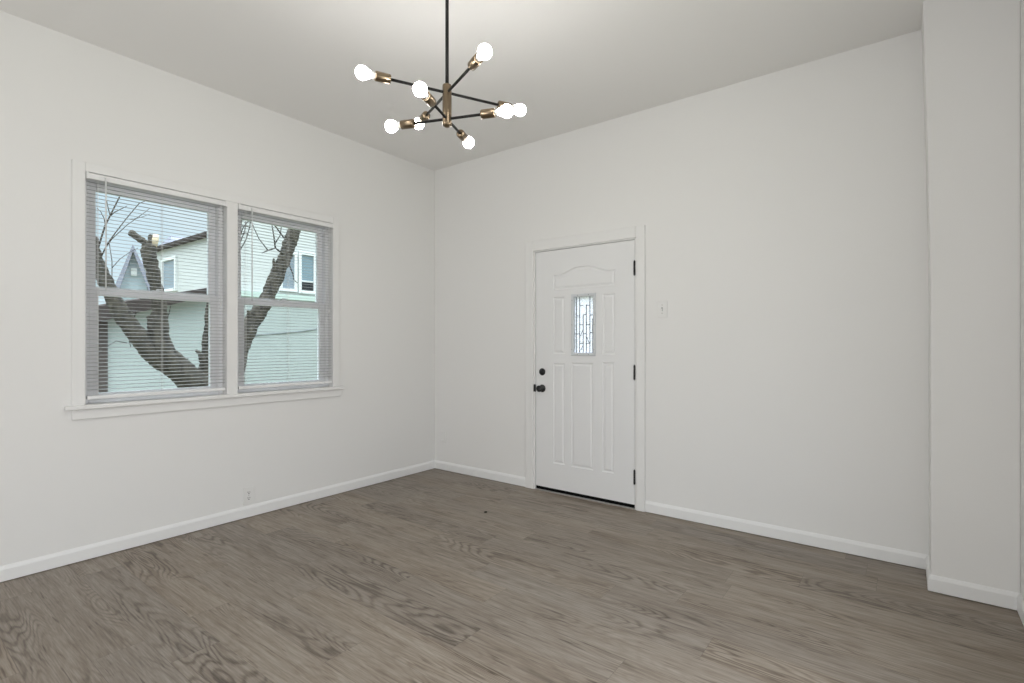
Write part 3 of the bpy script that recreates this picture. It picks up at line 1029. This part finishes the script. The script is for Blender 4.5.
for pts, w0, w1 in [
    ([(283, 254), (275.4, 248), (268, 250.4), (262, 253)], 2.4, 1.0), ([(275.4, 248), (274, 237), (272, 225), (270, 212)], 1.8, 1.0),
    ([(274.6, 244), (280, 236), (281.5, 226), (283, 214)], 1.4, 0.8), ([(284, 238), (279, 231), (273, 223), (266, 213)], 2.0, 1.2),
    ([(268, 250.4), (259, 238.7), (253.5, 227), (249, 213)], 1.3, 0.7), ([(288.6, 263.6), (293, 274), (294, 280), (297.5, 283)], 1.4, 0.8),
    ([(97, 252), (100, 242), (105, 226), (110, 216), (119.5, 197), (124, 186)], 2.3, 1.2), ([(109, 217), (115, 212), (121, 209), (127, 206)], 1.3, 0.7),
    ([(106, 228), (104, 218), (101, 212), (97, 208)], 1.2, 0.6), ([(110, 215), (108, 207), (106, 198), (105, 188)], 1.1, 0.6),
    ([(101, 257), (108, 243), (114.5, 234), (126, 219), (139, 203.5), (148, 200)], 1.6, 0.7), ([(104, 250), (112, 239), (127, 225), (144, 213), (150, 208)], 1.1, 0.5),
    ([(102, 254), (109, 242), (112, 261), (112, 279)], 1.2, 0.8), ([(112, 268), (120, 259), (130, 252), (138, 248)], 0.9, 0.5),
    ([(126, 219), (134, 219), (142, 217), (150, 214)], 0.8, 0.4), ([(131, 338), (122, 326), (114, 318), (103, 312)], 1.2, 0.6),
    ([(122, 318), (127, 328), (129.5, 342), (131, 348)], 1.4, 0.8), ([(127, 343), (116, 341), (108, 346), (101, 352)], 1.1, 0.5),
    ([(133, 320), (138, 308), (140, 300), (143, 292)], 1.4, 0.8), ([(167, 320), (169.5, 312), (171, 303), (174, 296)], 1.2, 0.6),
    ([(186, 370), (187, 364), (188, 358)], 1.6, 1.0)]:
    twig(pts, -2.55, w0, w1)

# bushy sapling glimpsed through the corner of the right window
sap = empty('twiggy_sapling', tuple(Vector((at(246, 300, -4.2).x, at(246, 300, -4.2).y, GZ))))
finish(sap, 'thin bare sapling with crossing twigs at the upper left of the right window', 'tree')
m = MB()
b1 = at(238.5, 300, -4.2)
m.tube([Vector((b1.x, b1.y, GZ)), b1, at(239, 250, -4.2), at(242, 212, -4.2)], [0.03, 0.022, 0.016, 0.008], 8)
m.build('trunk', M['twig'], sap)
for pts in ([(239, 246), (245, 230), (247, 212)], [(239, 240), (243, 228), (250, 219), (256, 210)], [(239, 252), (246, 240), (250, 226), (251, 212)],
            [(240, 226), (246, 226), (251, 228)], [(241, 234), (246, 233), (250, 236)], [(241, 220), (246, 220), (252, 223)]):
    twig(pts, -4.2, 1.3, 0.8, sap)

# neighbour's house: a tall front block and a lower wing running away behind it
def at_y(u, v, y):
    r = FW + RT * ((u - 512) / FPX) - Vector((0, 0, 1)) * ((v - 344.5) / FPX)
    return CAM + r * ((y - CAM.y) / r.y)
XH = -11.0
yB = at(235, 260, XH).y
yE = at(345, 300, XH).y + 4.0
yW = at(224, 260, XH).y
zBand = at(300, 299, XH).z
zTop = 7.6
zEave = (at_y(157, 252.5, yW).z + at_y(211, 234.5, yW).z) / 2
xW = at_y(156.5, 260, yW).x
house = empty('neighbour_house', (XH, yB, GZ))
finish(house, 'large pale sided house with twin windows filling the right window view', 'house')
m = MB(); m.box((XH - 1.5, yB, zBand), (XH, yE, zTop)); m.build('siding_wall', M['siding'], house)
m = MB(); m.box((XH - 1.5, yB + 0.02, GZ - 0.02), (XH + 0.05, yE - 0.02, zBand)); m.build('foundation', M['foundation'], house)
m = MB(); m.box((XH - 0.02, yB, zBand - 0.05), (XH + 0.14, yE, zBand + 0.10)); m.build('belt_band', paint('belt_green', (0.50, 0.58, 0.53), 0.6), house)
m = MB(); m.box((XH - 1.8, yB - 0.15, zTop), (XH + 0.3, yE + 0.2, zTop + 0.25)); m.build('roof', M['roof'], house)
wing = [(yW, GZ), (yE, GZ), (yE, zEave), (yW, zEave)]
m = MB(); m.prism(wing, 'x', XH - 0.05, xW); m.build('wing_wall', M['siding'], house)
m = MB(); m.prism([(yW - 0.14, zEave - 0.02), (yE, zEave - 0.02), (yE, zEave + 0.14), (yW - 0.14, zEave + 0.10)], 'x', XH - 0.02, xW - 0.4)
m.build('wing_roof', M['roof'], house)
def house_window(p0, p1, n, dark=None, pane='pane'):
    '''p0 upper-left, p1 lower-right corner on the wall; n = outward wall normal'''
    n = Vector(n)
    w = Vector((p1.x - p0.x, p1.y - p0.y, 0))
    L, hgt = w.length, p0.z - p1.z
    w.normalize()
    def slab_(m, a0, a1, z0, z1, d0, d1):
        pts = [Vector((p0.x, p0.y, 0)) + w * a + n * d for a, d in ((a0, d0), (a1, d0), (a1, d1), (a0, d1))]
        m.prism([(q.x, q.y) for q in pts], 'z', p1.z + z0, p1.z + z1)
    t = 0.09
    m = MB()
    slab_(m, -t, 0, -t, hgt + t, 0, 0.07); slab_(m, L, L + t, -t, hgt + t, 0, 0.07)
    slab_(m, 0, L, hgt, hgt + t, 0, 0.07); slab_(m, 0, L, -t, 0, 0, 0.09)
    f = m.build('window', M['extwhite'], house)
    dz = hgt * (dark or 0)
    if dark:
        m = MB(); slab_(m, 0, L, 0, dz, -0.02, 0.02); m.build('dark_sash', M['panedark'], f)
        m = MB(); slab_(m, 0, L, dz, dz + 0.05, 0, 0.04); m.build('meeting_rail', M['extwhite'], f)
    m = MB(); slab_(m, 0, L, dz, hgt, -0.02, 0.02); m.build('pane', M[pane], f)
house_window(at(300.5, 254.5, XH), at(312.8, 291.5, XH), (1, 0, 0), 0.24)
house_window(at(281.5, 253.5, XH), at(293.5, 289, XH), (1, 0, 0), None, 'shutter')
house_window(at_y(164.5, 262, yW), at_y(176.5, 288, yW), (0, -1, 0), None, 'shutter')
pts = [(236, 338), (250, 336.5), (262, 334.6), (283, 333.2), (300, 331.6), (318, 329), (336, 325)]
m = MB(); m.tube([at(u, v, XH + 0.06) for u, v in pts], 0.02, 6)
m.build('wall_cable', M['cable'], house)

# lean-to running from the house towards the viewer
XS = -5.6
s1, s2, s3 = at(90, 333, XS), at(154, 308, XS), at(211, 294.5, XS)
sl = (s3.z - s2.z) / (s3.y - s2.y)
yS0, yS1 = at(84, 330, XS).y, at(221, 300, XS).y
zs0 = s2.z + sl * (yS0 - s2.y); zs1 = s2.z + sl * (yS1 - s2.y)
shed = empty('lean_to_shed', (XS, (yS0 + yS1) / 2, GZ))
finish(shed, 'pale green lean-to with a dark brown sloping roof behind the pruned tree', 'shed')
m = MB(); m.prism([(yS0, GZ - 0.02), (yS1, GZ - 0.02), (yS1, zs1), (yS0, zs0)], 'x', XS, XH + 0.5); m.build('wall', M['shedsiding'], shed)
m = MB()
def slab(m, ya, za, yb, zb, t, xa, xb):
    m.prism([(ya, za), (yb, zb), (yb, zb + t), (ya, za + t)], 'x', xa, xb)
m.prism([(yS0 - 0.4, zs0 - sl * 0.4), (yS1 + 0.15, zs1 + sl * 0.15), (yS1 + 0.15, zs1 + sl * 0.15 + 0.10), (yS0 - 0.4, zs0 - sl * 0.4 + 0.26)], 'x', XS + 0.25, XH + 0.5)
m.build('roof', M['roof'], shed)
yc0, yc1 = at(97, 360, XS).y, at(106.5, 360, XS).y
m = MB(); m.box((XS - 0.01, yc0, GZ), (XS + 0.06, yc1, zs0 + sl * (yc0 - yS0))); m.build('corner_board', M['darkwood'], shed)

# far houses
XF = -24.0
far = empty('far_gabled_house', (XF, at(135, 280, XF).y, GZ))
finish(far, 'distant blue-grey house with a steep front gable left of the stump', 'house')
ap, gl_, gr = at(133, 252, XF), at(121, 287, XF), at(147, 285, XF)
zlo = min(gl_.z, gr.z)
m = MB()
m.prism([(gl_.y, GZ), (gr.y, GZ), (gr.y, zlo), (ap.y, ap.z), (gl_.y, zlo)], 'x', XF, XF - 2)
m.build('wall', M['bluegrey'], far)
m = MB()
for yq in (gl_.y, gr.y):
    d = Vector((yq - ap.y, zlo - ap.z)).normalized()
    nrm = Vector((-d.y, d.x)) * 0.22
    if nrm.y < 0: nrm = -nrm
    e = Vector((yq, zlo)) + d * 0.5
    m.prism([(ap.y, ap.z), (e.x, e.y), (e.x + nrm.x, e.y + nrm.y), (ap.y + nrm.x * 0, ap.z + 0.3)], 'x', XF + 0.4, XF - 2.2)
m.build('roof', M['lavender'], far)
m = MB(); wa, wb = at(131, 268, XF), at(137, 276, XF)
m.box((XF - 0.02, wa.y, wb.z), (XF + 0.08, wb.y, wa.z)); m.build('window', M['extwhite'], far)
far.rotation_euler.z = math.radians(-16.3)
far2 = empty('far_hipped_house', (-26, at(185, 280, -26).y, GZ))
finish(far2, 'distant house with a pale lavender roof above the brown eave', 'house')
XQ = -26.0
ra, rb, ea, eb = at(171, 235.5, XQ - 3), at(194, 235.5, XQ - 3), at(172, 258, XQ), at(206, 258, XQ)
m = MB()
vt = [m.bm.verts.new(q) for q in ((XQ, ea.y, ea.z), (XQ, eb.y, ea.z), (XQ - 6, eb.y, ea.z), (XQ - 6, ea.y, ea.z), (XQ - 3, ra.y, ra.z), (XQ - 3, rb.y, ra.z))]
for f in ((0, 1, 5, 4), (1, 2, 5), (2, 3, 4, 5), (3, 0, 4), (0, 3, 2, 1)): m.bm.faces.new([vt[i] for i in f])
m.build('roof', M['lavender'], far2)
m = MB(); m.box((XQ - 5.7, ea.y + 0.4, GZ), (XQ - 0.4, eb.y - 0.4, ea.z)); m.build('wall', M['siding'], far2)
